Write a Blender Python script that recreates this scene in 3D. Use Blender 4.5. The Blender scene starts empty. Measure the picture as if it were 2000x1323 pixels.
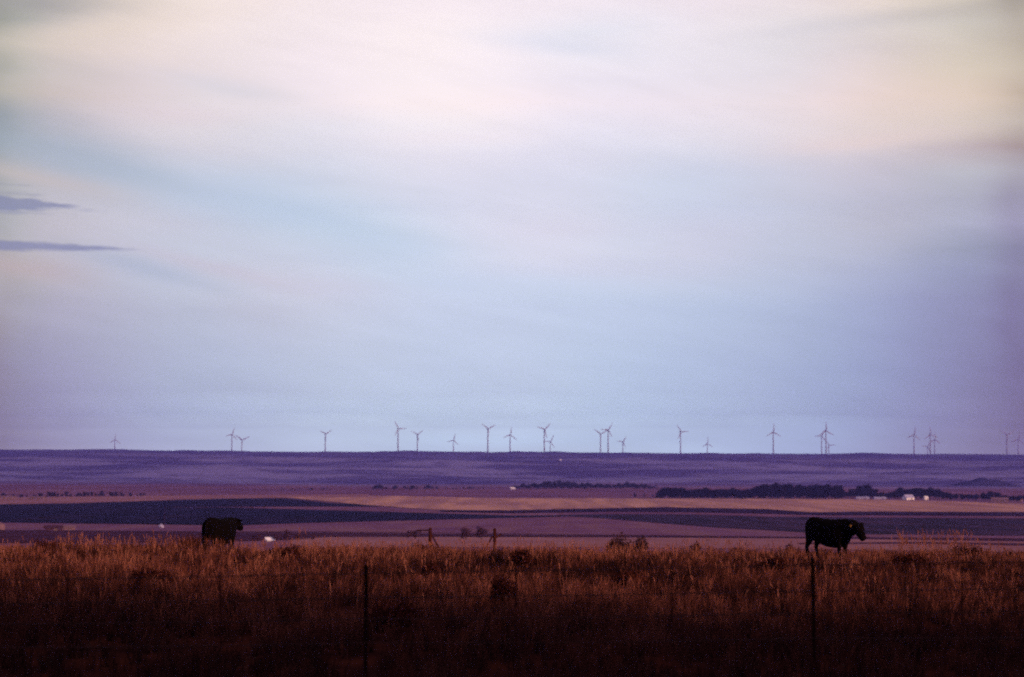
import bpy, bmesh, math, random
import numpy as np
from mathutils import Vector, Matrix, noise as mnoise

random.seed(7)
rng = np.random.default_rng(7)
R = math.radians
sc = bpy.context.scene
col = sc.collection

# ------------------------------------------------------------------ camera
F = 3889.0                       # focal length in pixels of a 2000 px wide frame (70 mm on 36 mm)
HORIZON = 895.0                  # eye level in the 2000 x 1323 frame
PITCH = math.atan((HORIZON - 661.5) / F)
cam_data = bpy.data.cameras.new('camera')
cam_data.lens = F / 2000 * 36
cam_data.sensor_width = 36
cam_data.clip_start = 0.5
cam_data.clip_end = 60000
cam_data.dof.use_dof = True
cam_data.dof.focus_distance = 80
cam_data.dof.aperture_fstop = 1.25
cam = bpy.data.objects.new('camera', cam_data)
col.objects.link(cam)
cam.location = (0, 0, 0)
cam.rotation_euler = (R(90) + PITCH, 0, 0)
sc.camera = cam

# ------------------------------------------------------------------ exposure and render settings
sc.view_settings.view_transform = 'Standard'
sc.view_settings.look = 'None'
sc.view_settings.exposure = 0
sc.view_settings.gamma = 1
sc.cycles.max_bounces = 5
sc.cycles.diffuse_bounces = 2
sc.cycles.transparent_max_bounces = 8
sc.cycles.volume_bounces = 0
sc.cycles.use_denoising = False
sc.cycles.use_adaptive_sampling = True
sc.cycles.adaptive_threshold = .03
sc.cycles.adaptive_min_samples = 24
sc.cycles.filter_width = 2.0
sc.cycles.sample_clamp_indirect = 1.0

# ------------------------------------------------------------------ sky and sun
SUN_EL, SUN_AZ = 10.0, 134.0      # azimuth clockwise from the view direction (+Y): low sun behind the viewer, to the right
SUN_STRENGTH = 4.5
DENSITY = 0.9e-4

def lin(c):
    return tuple(((v / 255) / 12.92 if v / 255 <= .04045 else ((v / 255 + .055) / 1.055) ** 2.4) for v in c)

SKY_U = [0,45,100,250,375,500,625,750,875,1000,1125,1250,1375,1500,1625,1750,1875,1945,2000]
SKY_V = [0,50,100,150,200,250,300,350,400,450,500,550,600,660,720,770,810,838,858,876]
#SKYROWS-BEGIN
SKY_ROWS = [
 [(0.435,0.416,0.337),(0.613,0.577,0.476),(0.677,0.618,0.515),(0.842,0.726,0.633),(0.955,0.831,0.765),(0.959,0.828,0.811),(0.950,0.846,0.857),(0.989,0.873,0.902),(0.970,0.867,0.893),(0.996,0.892,0.945),(0.946,0.860,0.916),(0.918,0.841,0.904),(0.940,0.836,0.885),(0.884,0.795,0.824),(0.860,0.752,0.735),(0.855,0.737,0.656),(0.749,0.672,0.568),(0.631,0.563,0.461),(0.359,0.313,0.244)],
 [(0.353,0.363,0.310),(0.460,0.465,0.413),(0.504,0.487,0.461),(0.855,0.745,0.697),(0.975,0.846,0.806),(0.975,0.863,0.862),(1.002,0.893,0.917),(1.031,0.922,0.933),(1.042,0.928,0.925),(0.988,0.907,0.960),(0.862,0.868,0.953),(0.874,0.831,0.900),(0.894,0.819,0.863),(0.902,0.840,0.865),(0.857,0.784,0.782),(0.797,0.716,0.671),(0.693,0.644,0.570),(0.619,0.568,0.497),(0.508,0.450,0.381)],
 [(0.506,0.479,0.403),(0.639,0.588,0.512),(0.704,0.615,0.556),(0.857,0.729,0.684),(0.881,0.775,0.760),(0.921,0.821,0.837),(0.996,0.881,0.919),(1.057,0.948,0.952),(1.051,0.942,0.962),(1.021,0.927,0.976),(0.997,0.936,0.993),(0.958,0.895,0.953),(0.875,0.818,0.872),(0.824,0.786,0.820),(0.809,0.730,0.751),(0.755,0.665,0.626),(0.716,0.637,0.537),(0.624,0.552,0.460),(0.510,0.440,0.349)],
 [(0.420,0.418,0.361),(0.583,0.554,0.505),(0.653,0.587,0.557),(0.775,0.678,0.682),(0.841,0.741,0.754),(0.908,0.816,0.843),(0.947,0.844,0.890),(1.022,0.918,0.929),(1.031,0.927,0.951),(0.978,0.893,0.951),(0.936,0.877,0.965),(0.917,0.859,0.943),(0.864,0.807,0.869),(0.822,0.769,0.810),(0.874,0.749,0.748),(0.804,0.689,0.622),(0.784,0.680,0.538),(0.696,0.606,0.483),(0.598,0.523,0.411)],
 [(0.491,0.469,0.404),(0.591,0.547,0.487),(0.628,0.550,0.510),(0.786,0.675,0.679),(0.812,0.743,0.765),(0.910,0.826,0.854),(1.003,0.895,0.937),(1.028,0.909,0.923),(1.060,0.938,0.939),(1.035,0.901,0.932),(0.967,0.874,0.939),(0.942,0.859,0.936),(0.920,0.829,0.888),(0.894,0.807,0.843),(0.923,0.768,0.759),(0.874,0.715,0.635),(0.771,0.632,0.461),(0.625,0.510,0.373),(0.500,0.409,0.297)],
 [(0.320,0.355,0.366),(0.471,0.480,0.506),(0.524,0.511,0.557),(0.742,0.676,0.719),(0.820,0.759,0.786),(0.802,0.767,0.817),(0.877,0.850,0.922),(0.974,0.921,0.976),(1.003,0.958,0.999),(0.953,0.906,0.994),(0.862,0.840,0.947),(0.866,0.835,0.935),(0.875,0.822,0.896),(0.851,0.796,0.861),(0.863,0.779,0.827),(0.752,0.684,0.678),(0.699,0.625,0.536),(0.657,0.579,0.497),(0.551,0.484,0.417)],
 [(0.353,0.386,0.391),(0.476,0.497,0.525),(0.501,0.510,0.569),(0.658,0.656,0.728),(0.741,0.714,0.781),(0.728,0.719,0.799),(0.745,0.755,0.847),(0.874,0.842,0.927),(0.893,0.852,0.939),(0.813,0.793,0.906),(0.822,0.804,0.915),(0.788,0.796,0.904),(0.805,0.799,0.893),(0.789,0.759,0.839),(0.787,0.727,0.793),(0.691,0.629,0.668),(0.604,0.516,0.531),(0.527,0.430,0.432),(0.425,0.336,0.328)],
 [(0.415,0.427,0.420),(0.524,0.530,0.549),(0.532,0.532,0.587),(0.604,0.641,0.731),(0.735,0.767,0.873),(0.649,0.710,0.832),(0.656,0.719,0.840),(0.783,0.793,0.899),(0.829,0.817,0.932),(0.804,0.811,0.942),(0.774,0.781,0.906),(0.705,0.763,0.893),(0.726,0.781,0.918),(0.724,0.724,0.810),(0.697,0.652,0.719),(0.615,0.575,0.652),(0.577,0.582,0.637),(0.533,0.530,0.585),(0.442,0.416,0.467)],
 [(0.435,0.445,0.446),(0.547,0.548,0.572),(0.577,0.555,0.607),(0.637,0.649,0.733),(0.657,0.723,0.860),(0.708,0.774,0.886),(0.674,0.763,0.879),(0.662,0.734,0.858),(0.745,0.776,0.911),(0.797,0.797,0.923),(0.778,0.791,0.916),(0.676,0.734,0.873),(0.641,0.686,0.834),(0.625,0.662,0.800),(0.611,0.624,0.743),(0.562,0.555,0.658),(0.476,0.483,0.579),(0.479,0.485,0.580),(0.350,0.325,0.424)],
 [(0.452,0.457,0.463),(0.561,0.558,0.584),(0.606,0.570,0.620),(0.661,0.659,0.743),(0.636,0.646,0.752),(0.652,0.712,0.829),(0.753,0.833,0.912),(0.773,0.859,0.949),(0.750,0.801,0.927),(0.809,0.804,0.929),(0.813,0.795,0.919),(0.727,0.770,0.910),(0.706,0.712,0.853),(0.611,0.648,0.779),(0.590,0.609,0.722),(0.578,0.575,0.677),(0.504,0.525,0.652),(0.475,0.484,0.621),(0.374,0.349,0.499)],
 [(0.486,0.466,0.465),(0.574,0.559,0.582),(0.607,0.567,0.621),(0.627,0.649,0.755),(0.651,0.694,0.804),(0.686,0.723,0.843),(0.708,0.764,0.893),(0.729,0.833,0.968),(0.827,0.877,0.997),(0.836,0.858,0.983),(0.818,0.836,0.961),(0.767,0.823,0.955),(0.722,0.731,0.870),(0.616,0.665,0.808),(0.567,0.601,0.734),(0.520,0.541,0.671),(0.378,0.409,0.532),(0.338,0.356,0.477),(0.272,0.259,0.386)],
 [(0.491,0.460,0.465),(0.558,0.543,0.578),(0.581,0.549,0.619),(0.603,0.638,0.756),(0.676,0.716,0.819),(0.731,0.750,0.846),(0.763,0.812,0.929),(0.702,0.804,0.967),(0.726,0.815,0.984),(0.748,0.841,1.011),(0.720,0.837,1.011),(0.689,0.809,0.977),(0.632,0.734,0.896),(0.556,0.648,0.810),(0.523,0.583,0.756),(0.477,0.522,0.714),(0.374,0.404,0.577),(0.356,0.378,0.550),(0.272,0.255,0.394)],
 [(0.452,0.420,0.461),(0.502,0.493,0.568),(0.525,0.502,0.611),(0.589,0.614,0.739),(0.587,0.636,0.760),(0.655,0.670,0.784),(0.692,0.735,0.856),(0.708,0.779,0.932),(0.680,0.763,0.933),(0.676,0.762,0.935),(0.666,0.769,0.954),(0.644,0.743,0.932),(0.600,0.707,0.898),(0.545,0.635,0.827),(0.478,0.552,0.750),(0.427,0.472,0.692),(0.339,0.351,0.540),(0.324,0.333,0.515),(0.254,0.224,0.379)],
 [(0.412,0.366,0.401),(0.463,0.452,0.545),(0.481,0.465,0.593),(0.569,0.602,0.737),(0.583,0.647,0.787),(0.631,0.680,0.822),(0.698,0.763,0.899),(0.713,0.798,0.961),(0.700,0.802,0.977),(0.697,0.790,0.966),(0.672,0.788,0.972),(0.637,0.754,0.950),(0.591,0.701,0.899),(0.542,0.634,0.834),(0.478,0.563,0.770),(0.418,0.470,0.699),(0.338,0.348,0.543),(0.332,0.336,0.529),(0.252,0.219,0.374)],
 [(0.370,0.329,0.412),(0.426,0.418,0.537),(0.457,0.441,0.600),(0.577,0.606,0.763),(0.615,0.694,0.859),(0.641,0.724,0.880),(0.703,0.804,0.953),(0.714,0.822,0.987),(0.735,0.860,1.048),(0.724,0.836,1.016),(0.677,0.809,0.986),(0.650,0.791,0.998),(0.597,0.721,0.936),(0.564,0.671,0.891),(0.482,0.582,0.815),(0.411,0.461,0.697),(0.338,0.341,0.537),(0.312,0.304,0.488),(0.245,0.203,0.342)],
 [(0.388,0.341,0.410),(0.428,0.411,0.524),(0.451,0.429,0.590),(0.580,0.625,0.802),(0.608,0.694,0.856),(0.662,0.753,0.922),(0.763,0.888,1.047),(0.787,0.927,1.096),(0.767,0.919,1.099),(0.768,0.903,1.089),(0.753,0.925,1.118),(0.708,0.870,1.098),(0.630,0.764,0.973),(0.590,0.707,0.939),(0.536,0.653,0.898),(0.444,0.493,0.725),(0.365,0.353,0.540),(0.330,0.308,0.461),(0.291,0.247,0.415)],
 [(0.457,0.396,0.463),(0.506,0.481,0.594),(0.571,0.541,0.708),(0.662,0.728,0.932),(0.761,0.890,1.089),(0.832,0.977,1.187),(0.854,1.024,1.191),(0.934,1.132,1.315),(1.010,1.246,1.423),(0.955,1.153,1.339),(0.873,1.091,1.283),(0.864,1.088,1.333),(0.803,0.990,1.236),(0.667,0.806,1.046),(0.593,0.725,0.967),(0.546,0.593,0.852),(0.444,0.422,0.602),(0.374,0.339,0.497),(0.329,0.269,0.357)],
 [(0.633,0.553,0.544),(0.717,0.682,0.735),(0.799,0.755,0.872),(0.992,1.079,1.268),(1.104,1.276,1.460),(1.205,1.416,1.581),(1.283,1.542,1.697),(1.255,1.521,1.663),(1.337,1.650,1.818),(1.407,1.728,1.956),(1.238,1.552,1.740),(1.191,1.505,1.721),(1.117,1.381,1.624),(1.027,1.274,1.527),(0.904,1.134,1.453),(0.741,0.802,1.061),(0.623,0.588,0.732),(0.499,0.450,0.523),(0.423,0.338,0.387)],
 [(0.556,0.473,0.478),(0.674,0.628,0.739),(0.734,0.679,0.800),(0.950,1.013,1.247),(1.070,1.217,1.412),(1.159,1.354,1.542),(1.377,1.656,1.863),(1.292,1.570,1.734),(1.324,1.671,1.898),(1.431,1.794,2.083),(1.196,1.507,1.723),(1.136,1.433,1.684),(1.137,1.415,1.687),(1.066,1.309,1.610),(0.937,1.171,1.482),(0.712,0.774,1.002),(0.611,0.567,0.698),(0.516,0.454,0.543),(0.482,0.385,0.531)],
 [(0.590,0.493,0.498),(0.747,0.684,0.769),(0.882,0.803,0.905),(0.990,1.033,1.275),(1.156,1.289,1.522),(1.213,1.378,1.604),(1.306,1.537,1.761),(1.240,1.483,1.668),(1.267,1.566,1.825),(1.303,1.552,1.780),(1.218,1.480,1.679),(1.196,1.474,1.727),(1.272,1.583,1.894),(1.062,1.292,1.615),(0.983,1.192,1.556),(0.753,0.801,1.055),(0.629,0.567,0.722),(0.559,0.487,0.597),(0.522,0.427,0.594)]]
#SKYROWS-END

world = bpy.data.worlds.new('World')
sc.world = world
world.use_nodes = True

def nt_new(nt):
    for n in list(nt.nodes): nt.nodes.remove(n)
    def N(t, **kw):
        n = nt.nodes.new(t)
        for k, v in kw.items(): setattr(n, k, v)
        return n
    def M(op, a, b=None, c=None, clamp=False):
        n = nt.nodes.new('ShaderNodeMath'); n.operation = op; n.use_clamp = clamp
        for i, v in enumerate((a, b, c)):
            if v is None: continue
            if isinstance(v, (int, float)): n.inputs[i].default_value = v
            else: nt.links.new(v, n.inputs[i])
        return n.outputs[0]
    def MIX(f, a, b, mode='MIX'):
        n = nt.nodes.new('ShaderNodeMix'); n.data_type = 'RGBA'; n.blend_type = mode
        for i, v in ((0, f), (6, a), (7, b)):
            if isinstance(v, (int, float)): n.inputs[i].default_value = v
            elif isinstance(v, (tuple, list)): n.inputs[i].default_value = tuple(v[:3]) + (1,)
            else: nt.links.new(v, n.inputs[i])
        return n.outputs[2]
    return N, M, MIX, nt.links.new

def build_world():
    nt = world.node_tree
    N, M, MIX, L = nt_new(nt)
    out = N('ShaderNodeOutputWorld'); bg = N('ShaderNodeBackground'); L(bg.outputs[0], out.inputs[0])
    tc = N('ShaderNodeTexCoord')
    sep = N('ShaderNodeSeparateXYZ'); L(tc.outputs['Generated'], sep.inputs[0])
    x, y, z = sep.outputs
    az = M('ARCTAN2', x, y); el = M('ARCSINE', z)
    # slow wisps: warp the layout of the cloud deck, stretched along the horizon
    comb = N('ShaderNodeCombineXYZ'); L(M('MULTIPLY', az, 6.0), comb.inputs[0]); L(M('MULTIPLY', M('ADD', el, M('MULTIPLY', az, .12)), 26.0), comb.inputs[1])
    nz = N('ShaderNodeTexNoise'); nz.inputs['Scale'].default_value = 1.0; nz.inputs['Detail'].default_value = 4; nz.inputs['Roughness'].default_value = .5
    L(comb.outputs[0], nz.inputs['Vector'])
    nf = M('SUBTRACT', nz.outputs[0], .5)
    sepn = N('ShaderNodeSeparateColor'); L(nz.outputs[1], sepn.inputs[0])
    nf2 = M('SUBTRACT', sepn.outputs[1], .5)
    # convert to frame coordinates (pure directions)
    px = M('ADD', M('MULTIPLY', M('TANGENT', M('MINIMUM', M('MAXIMUM', az, -1.2), 1.2)), F), 1000)
    py = M('SUBTRACT', HORIZON, M('MULTIPLY', M('TANGENT', el), F))
    pxw = M('ADD', px, M('MULTIPLY', nf2, 160)); pyw = M('ADD', py, M('MULTIPLY', nf, 60))
    fu = M('DIVIDE', pxw, 2000.0, clamp=True)
    rows = []
    for row in SKY_ROWS:
        cr = N('ShaderNodeValToRGB'); r = cr.color_ramp; r.interpolation = 'B_SPLINE'
        while len(r.elements) < len(SKY_U): r.elements.new(.5)
        for e, u, c in zip(r.elements, SKY_U, row):
            e.position = u / 2000; e.color = tuple(v / 5 for v in c) + (1,)
        L(fu, cr.inputs[0]); rows.append(cr.outputs[0])
    acc = rows[0]
    for i in range(1, len(rows)):
        a, b = SKY_V[i - 1], SKY_V[i]
        mr = N('ShaderNodeMapRange')
        L(pyw, mr.inputs[0]); mr.inputs[1].default_value = a; mr.inputs[2].default_value = b
        acc = MIX(mr.outputs[0], acc, rows[i])
    up = N('ShaderNodeVectorMath', operation='SCALE'); L(acc, up.inputs[0]); up.inputs['Scale'].default_value = 5.0; acc = up.outputs[0]
    # thin streaks of the deck, slightly lighter and darker
    st = N('ShaderNodeTexNoise'); st.inputs['Scale'].default_value = 1.0; st.inputs['Detail'].default_value = 5
    c2 = N('ShaderNodeCombineXYZ'); L(M('MULTIPLY', az, 9.0), c2.inputs[0]); L(M('MULTIPLY', M('SUBTRACT', el, M('MULTIPLY', az, -.2)), 60.0), c2.inputs[1]); c2.inputs[2].default_value = 5.3
    L(c2.outputs[0], st.inputs['Vector'])
    k = M('ADD', 1.0, M('MULTIPLY', M('SUBTRACT', st.outputs[0], .5), .16))
    wv = N('ShaderNodeTexNoise'); wv.inputs['Scale'].default_value = 1.0; wv.inputs['Detail'].default_value = 8; wv.inputs['Roughness'].default_value = .62; wv.inputs['Distortion'].default_value = .6
    c3 = N('ShaderNodeCombineXYZ'); L(M('MULTIPLY', az, 16.0), c3.inputs[0]); L(M('MULTIPLY', M('ADD', el, M('MULTIPLY', az, .16)), 75.0), c3.inputs[1]); c3.inputs[2].default_value = 9.1
    L(c3.outputs[0], wv.inputs['Vector'])
    k = M('MULTIPLY', k, M('ADD', 1.0, M('MULTIPLY', M('SUBTRACT', wv.outputs[0], .5), .11)))
    vm = N('ShaderNodeVectorMath', operation='SCALE'); L(acc, vm.inputs[0]); L(k, vm.inputs['Scale']); acc = vm.outputs[0]
    # broad soft cloud bands, sloping across the opening
    def band(x0, y0, x1, y1, wid, amt, colour):
        cxm, cym = (x0 + x1) / 2, (y0 + y1) / 2; Lh = math.hypot(x1 - x0, y1 - y0) / 2; c_, s_ = (x1 - x0) / 2 / Lh, (y1 - y0) / 2 / Lh
        dx, dy = M('SUBTRACT', pxw, cxm), M('SUBTRACT', pyw, cym)
        al = M('DIVIDE', M('ADD', M('MULTIPLY', dx, c_), M('MULTIPLY', dy, s_)), Lh * 1.15)
        ac = M('DIVIDE', M('SUBTRACT', M('MULTIPLY', dy, c_), M('MULTIPLY', dx, s_)), wid)
        d2 = M('ADD', M('MULTIPLY', al, al), M('MULTIPLY', ac, ac))
        return M('MULTIPLY', M('EXPONENT', M('MULTIPLY', d2, -1.2)), amt), colour
    for args in ((-100, 270, 520, 400, 46, .5, (166,186,206)), (420, 385, 900, 500, 60, .5, (184,206,234)), (-60, 335, 200, 390, 20, .5, (214,200,194)), (-60, 15, 230, 20, 32, .6, (150,150,154)),
                 (40, 85, 360, 40, 30, .5, (240,222,206)), (150, 500, 460, 565, 22, .5, (178,190,214)), (250, 485, 560, 560, 16, .4, (214,202,216)), (-80, 520, 130, 540, 25, .5, (206,184,182)),
                 (330, 150, 560, 190, 24, .4, (214,216,226)), (250, 228, 480, 232, 24, .4, (238,220,226)), (960, 60, 1260, 100, 26, .5, (222,226,242)), (1420, 75, 1760, 38, 20, .3, (206,204,214)), (1700, 40, 2060, 8, 24, .35, (176,170,168)),
                 (1600, 255, 1980, 195, 55, .65, (240,220,210)), (1560, 298, 1900, 262, 22, .5, (242,220,216)), (1250, 320, 1700, 360, 40, .35, (200,208,232)), (950, 520, 1500, 545, 36, .35, (222,214,232)), (700, 268, 1060, 250, 22, .4, (250,236,242)),
                 (500, 540, 760, 570, 30, .35, (216,208,226))):
        f, c = band(*args); acc = MIX(f, acc, lin(c))
    # small dark cloud shelves at the left
    def cloud(cx, cy, length, half, amt, colour, seed, lumps):
        nn = N('ShaderNodeTexNoise'); nn.inputs['Scale'].default_value = 1.0; nn.inputs['Detail'].default_value = 5
        cc = N('ShaderNodeCombineXYZ'); L(M('MULTIPLY', px, .02), cc.inputs[0]); L(M('MULTIPLY', py, .07), cc.inputs[1]); cc.inputs[2].default_value = seed
        L(cc.outputs[0], nn.inputs['Vector'])
        t = M('DIVIDE', M('SUBTRACT', cx + length, px), length)            # 0 at the tip, 1 at cx
        t = M('MINIMUM', M('MAXIMUM', t, 0.0), 1.6)
        w = M('MULTIPLY', M('POWER', t, .8), half)
        d = M('ABSOLUTE', M('SUBTRACT', py, M('ADD', cy, M('MULTIPLY', M('SUBTRACT', 1.0, t), 3.0))))
        e = M('SUBTRACT', M('ADD', w, M('MULTIPLY', M('SUBTRACT', nn.outputs[0], .5), lumps)), d)
        m = N('ShaderNodeMapRange'); m.interpolation_type = 'SMOOTHSTEP'; L(e, m.inputs[0]); m.inputs[1].default_value = -3.5; m.inputs[2].default_value = 5.5
        left = N('ShaderNodeMapRange'); L(px, left.inputs[0]); left.inputs[1].default_value = cx - 900; left.inputs[2].default_value = cx - 500
        tip = N('ShaderNodeMapRange'); L(t, tip.inputs[0]); tip.inputs[1].default_value = 0; tip.inputs[2].default_value = .25
        f = M('MULTIPLY', M('MULTIPLY', M('MULTIPLY', m.outputs[0], left.outputs[0]), tip.outputs[0]), amt)
        return f, colour
    for args in ((0, 491, 290, 11, .8, lin((140,144,180)), 2.0, 12), (-20, 410, 185, 16, .75, lin((136,142,176)), 7.7, 26), (-30, 417, 240, 5, .5, lin((150,156,184)), 9.1, 20),
                 (-10, 374, 75, 3, .45, lin((150,154,172)), 12.2, 14), (0, 427, 110, 4, .5, lin((146,152,184)), 3.1, 14), (-10, 391, 110, 5, .45, lin((160,162,178)), 5.5, 16)):
        f, c = cloud(*args); acc = MIX(f, acc, c)
    # the rest of the sky: a clear-sky model under a dim overcast, away from the bright opening ahead
    sky = N('ShaderNodeTexSky'); sky.sky_type = 'NISHITA'; sky.sun_disc = False
    sky.sun_elevation = R(SUN_EL); sky.sun_rotation = R(SUN_AZ)
    sv = N('ShaderNodeVectorMath', operation='SCALE'); L(sky.outputs[0], sv.inputs[0]); sv.inputs['Scale'].default_value = .05
    dim = MIX(1.0, sv.outputs[0], (.30, .19, .30), 'ADD')
    e1 = N('ShaderNodeMapRange'); e1.interpolation_type = 'SMOOTHSTEP'; L(el, e1.inputs[0]); e1.inputs[1].default_value = R(15); e1.inputs[2].default_value = R(34)
    a1 = N('ShaderNodeMapRange'); a1.interpolation_type = 'SMOOTHSTEP'; L(M('ABSOLUTE', az), a1.inputs[0]); a1.inputs[1].default_value = R(22); a1.inputs[2].default_value = R(60)
    f = M('MAXIMUM', e1.outputs[0], a1.outputs[0])
    fin = MIX(f, acc, dim)
    L(fin, bg.inputs[0]); bg.inputs[1].default_value = 1.0
build_world()

sun_data = bpy.data.lights.new('sun', 'SUN')
sun_data.energy = SUN_STRENGTH
sun_data.angle = R(3)
sun_data.color = (1.0, .56, .36)
sun = bpy.data.objects.new('sun', sun_data); col.objects.link(sun)
_d = Vector((math.sin(R(SUN_AZ)) * math.cos(R(SUN_EL)), math.cos(R(SUN_AZ)) * math.cos(R(SUN_EL)), math.sin(R(SUN_EL))))
sun.rotation_euler = _d.to_track_quat('Z', 'Y').to_euler()
sun.location = (300, -300, 200)

# ------------------------------------------------------------------ helpers
def tag(o, label=None, cat=None, group=None, kind=None):
    for k, v in (('label', label), ('category', cat), ('group', group), ('kind', kind)):
        if v: o[k] = v
    return o

def empty(name, loc=(0, 0, 0), rz=0):
    o = bpy.data.objects.new(name, None); col.objects.link(o)
    o.location = loc; o.rotation_euler = (0, 0, rz); o.empty_display_size = .2
    return o

def link_mesh(name, me, mat=None, parent=None, smooth=False):
    o = bpy.data.objects.new(name, me); col.objects.link(o)
    if mat: me.materials.append(mat)
    if parent: o.parent = parent
    if smooth: me.shade_smooth()
    return o

def np_mesh(name, v, quads=None, tris=None):
    me = bpy.data.meshes.new(name)
    v = np.asarray(v, dtype=np.float32).reshape(-1, 3)
    nq = 0 if quads is None else len(quads); ntr = 0 if tris is None else len(tris)
    me.vertices.add(len(v)); me.vertices.foreach_set('co', v.ravel())
    loops = np.concatenate([a for a in ((np.asarray(quads).ravel() if nq else None), (np.asarray(tris).ravel() if ntr else None)) if a is not None]).astype(np.int32)
    me.loops.add(len(loops)); me.loops.foreach_set('vertex_index', loops)
    me.polygons.add(nq + ntr)
    starts = np.concatenate([np.arange(nq) * 4, nq * 4 + np.arange(ntr) * 3]).astype(np.int32)
    me.polygons.foreach_set('loop_start', starts)
    me.update(calc_edges=True)
    return me

class MB:
    """collects simple solids; build() links them as one mesh object"""
    def __init__(s): s.bm = bmesh.new()
    def box(s, c, size, rz=0, m=None):
        mt = Matrix.Translation(c) @ Matrix.Rotation(rz, 4, 'Z') @ Matrix.Diagonal((*size, 1))
        if m: mt = m @ mt
        bmesh.ops.create_cube(s.bm, size=1, matrix=mt); return s
    def tube(s, a, b, r0, r1, n=8, caps=True):
        a, b = Vector(a), Vector(b); d = b - a
        mt = Matrix.Translation((a + b) / 2) @ d.to_track_quat('Z', 'Y').to_matrix().to_4x4()
        bmesh.ops.create_cone(s.bm, cap_ends=caps, segments=n, radius1=r0, radius2=r1, depth=d.length, matrix=mt); return s
    def loft(s, rings, n=14):
        """rings: (centre, axis_u, axis_v) -> closed tube"""
        prev = None
        for c, u, v in rings:
            vs = [s.bm.verts.new(Vector(c) + Vector(u) * math.cos(2 * math.pi * i / n) + Vector(v) * math.sin(2 * math.pi * i / n)) for i in range(n)]
            if prev is None: s.bm.faces.new(vs[::-1])
            else:
                for i in range(n): s.bm.faces.new((prev[i], prev[(i + 1) % n], vs[(i + 1) % n], vs[i]))
            prev = vs
        s.bm.faces.new(prev); return s
    def poly(s, pts):
        s.bm.faces.new([s.bm.verts.new(p) for p in pts]); return s
    def build(s, name, mat, parent=None, smooth=False, fix=False):
        if fix: bmesh.ops.recalc_face_normals(s.bm, faces=s.bm.faces)
        me = bpy.data.meshes.new(name); s.bm.to_mesh(me); s.bm.free()
        return link_mesh(name, me, mat, parent, smooth)

def copy_tree(o, parent=None):
    c = o.copy(); col.objects.link(c); c.parent = parent
    for ch in list(o.children): copy_tree(ch, c)
    return c

# ------------------------------------------------------------------ materials
def material(name, c1, c2=None, scale=(1, 1, 1), detail=4, lo=.35, hi=.65, rough=.9, c3=None, scale3=(1, 1, 1), lo3=.45, hi3=.6, bump=0, spec=0.0):
    m = bpy.data.materials.new(name); m.use_nodes = True
    N, M, MIX, L = nt_new(m.node_tree)
    out = N('ShaderNodeOutputMaterial'); p = N('ShaderNodeBsdfPrincipled'); L(p.outputs[0], out.inputs[0])
    p.inputs['Roughness'].default_value = rough; p.inputs['Specular IOR Level'].default_value = spec
    geo = N('ShaderNodeNewGeometry') if scale[0] < .5 else None
    tc = N('ShaderNodeTexCoord')
    src = geo.outputs['Position'] if geo else tc.outputs['Object']
    def fac(sc_, lo_, hi_, off):
        mp = N('ShaderNodeMapping'); L(src, mp.inputs[0]); mp.inputs['Scale'].default_value = sc_; mp.inputs['Location'].default_value = (off, off * 2, 0)
        nz = N('ShaderNodeTexNoise'); nz.inputs['Detail'].default_value = detail; nz.inputs['Scale'].default_value = 1; L(mp.outputs[0], nz.inputs['Vector'])
        mr = N('ShaderNodeMapRange'); L(nz.outputs[0], mr.inputs[0]); mr.inputs[1].default_value = lo_; mr.inputs[2].default_value = hi_
        return mr.outputs[0], nz.outputs[0]
    if c2 is None: p.inputs['Base Color'].default_value = (*c1, 1)
    else:
        f, raw = fac(scale, lo, hi, 0)
        c = MIX(f, c1, c2)
        if c3:
            f3, _ = fac(scale3, lo3, hi3, 13.7); c = MIX(f3, c, c3)
        L(c, p.inputs['Base Color'])
        if bump:
            b = N('ShaderNodeBump'); b.inputs['Strength'].default_value = bump; L(raw, b.inputs['Height']); L(b.outputs[0], p.inputs['Normal'])
    return m

# ------------------------------------------------------------------ terrain: one height function for everything
PY = np.array([-9000, -400, -150, -90, -60, -45, -34, -20, -12, 0, 10, 20, 26, 40, 50, 65, 80, 90, 100, 115, 150, 250, 350, 500, 700, 1000, 1300, 1700, 2200, 3000, 3800, 4500, 5200, 5800, 6200, 7000, 10000, 12500], float)
PZ = np.array([24, 24, 24, 23.5, 21, 16, 9, 0, -1.6, -1.6, -2.25, -2.65, -2.86, -3.16, -3.28, -3.45, -4.08, -4.55, -5.15, -6.1, -9, -15.5, -19.5, -22, -28, -35, -39.5, -42.8, -45, -48.8, -49, -34.7, -12, 8, 16, 20, -14, -30], float)  # the high ground behind the camera is added to shade the near slope

def pchip(xp, yp, x):
    h = np.diff(xp); d = np.diff(yp) / h
    m = np.zeros_like(yp)
    for i in range(1, len(xp) - 1):
        if d[i - 1] * d[i] > 0:
            w1, w2 = 2 * h[i] + h[i - 1], h[i] + 2 * h[i - 1]
            m[i] = (w1 + w2) / (w1 / d[i - 1] + w2 / d[i])
    m[0], m[-1] = d[0], d[-1]
    x = np.clip(x, xp[0], xp[-1])
    i = np.clip(np.searchsorted(xp, x) - 1, 0, len(h) - 1)
    t = (x - xp[i]) / h[i]
    return ((1 + 2 * t) * (1 - t) ** 2 * yp[i] + t * (1 - t) ** 2 * h[i] * m[i] + t * t * (3 - 2 * t) * yp[i + 1] + t * t * (t - 1) * h[i] * m[i + 1])

def sstep(a, b, x):
    t = np.clip((x - a) / (b - a), 0, 1); return t * t * (3 - 2 * t)

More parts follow.
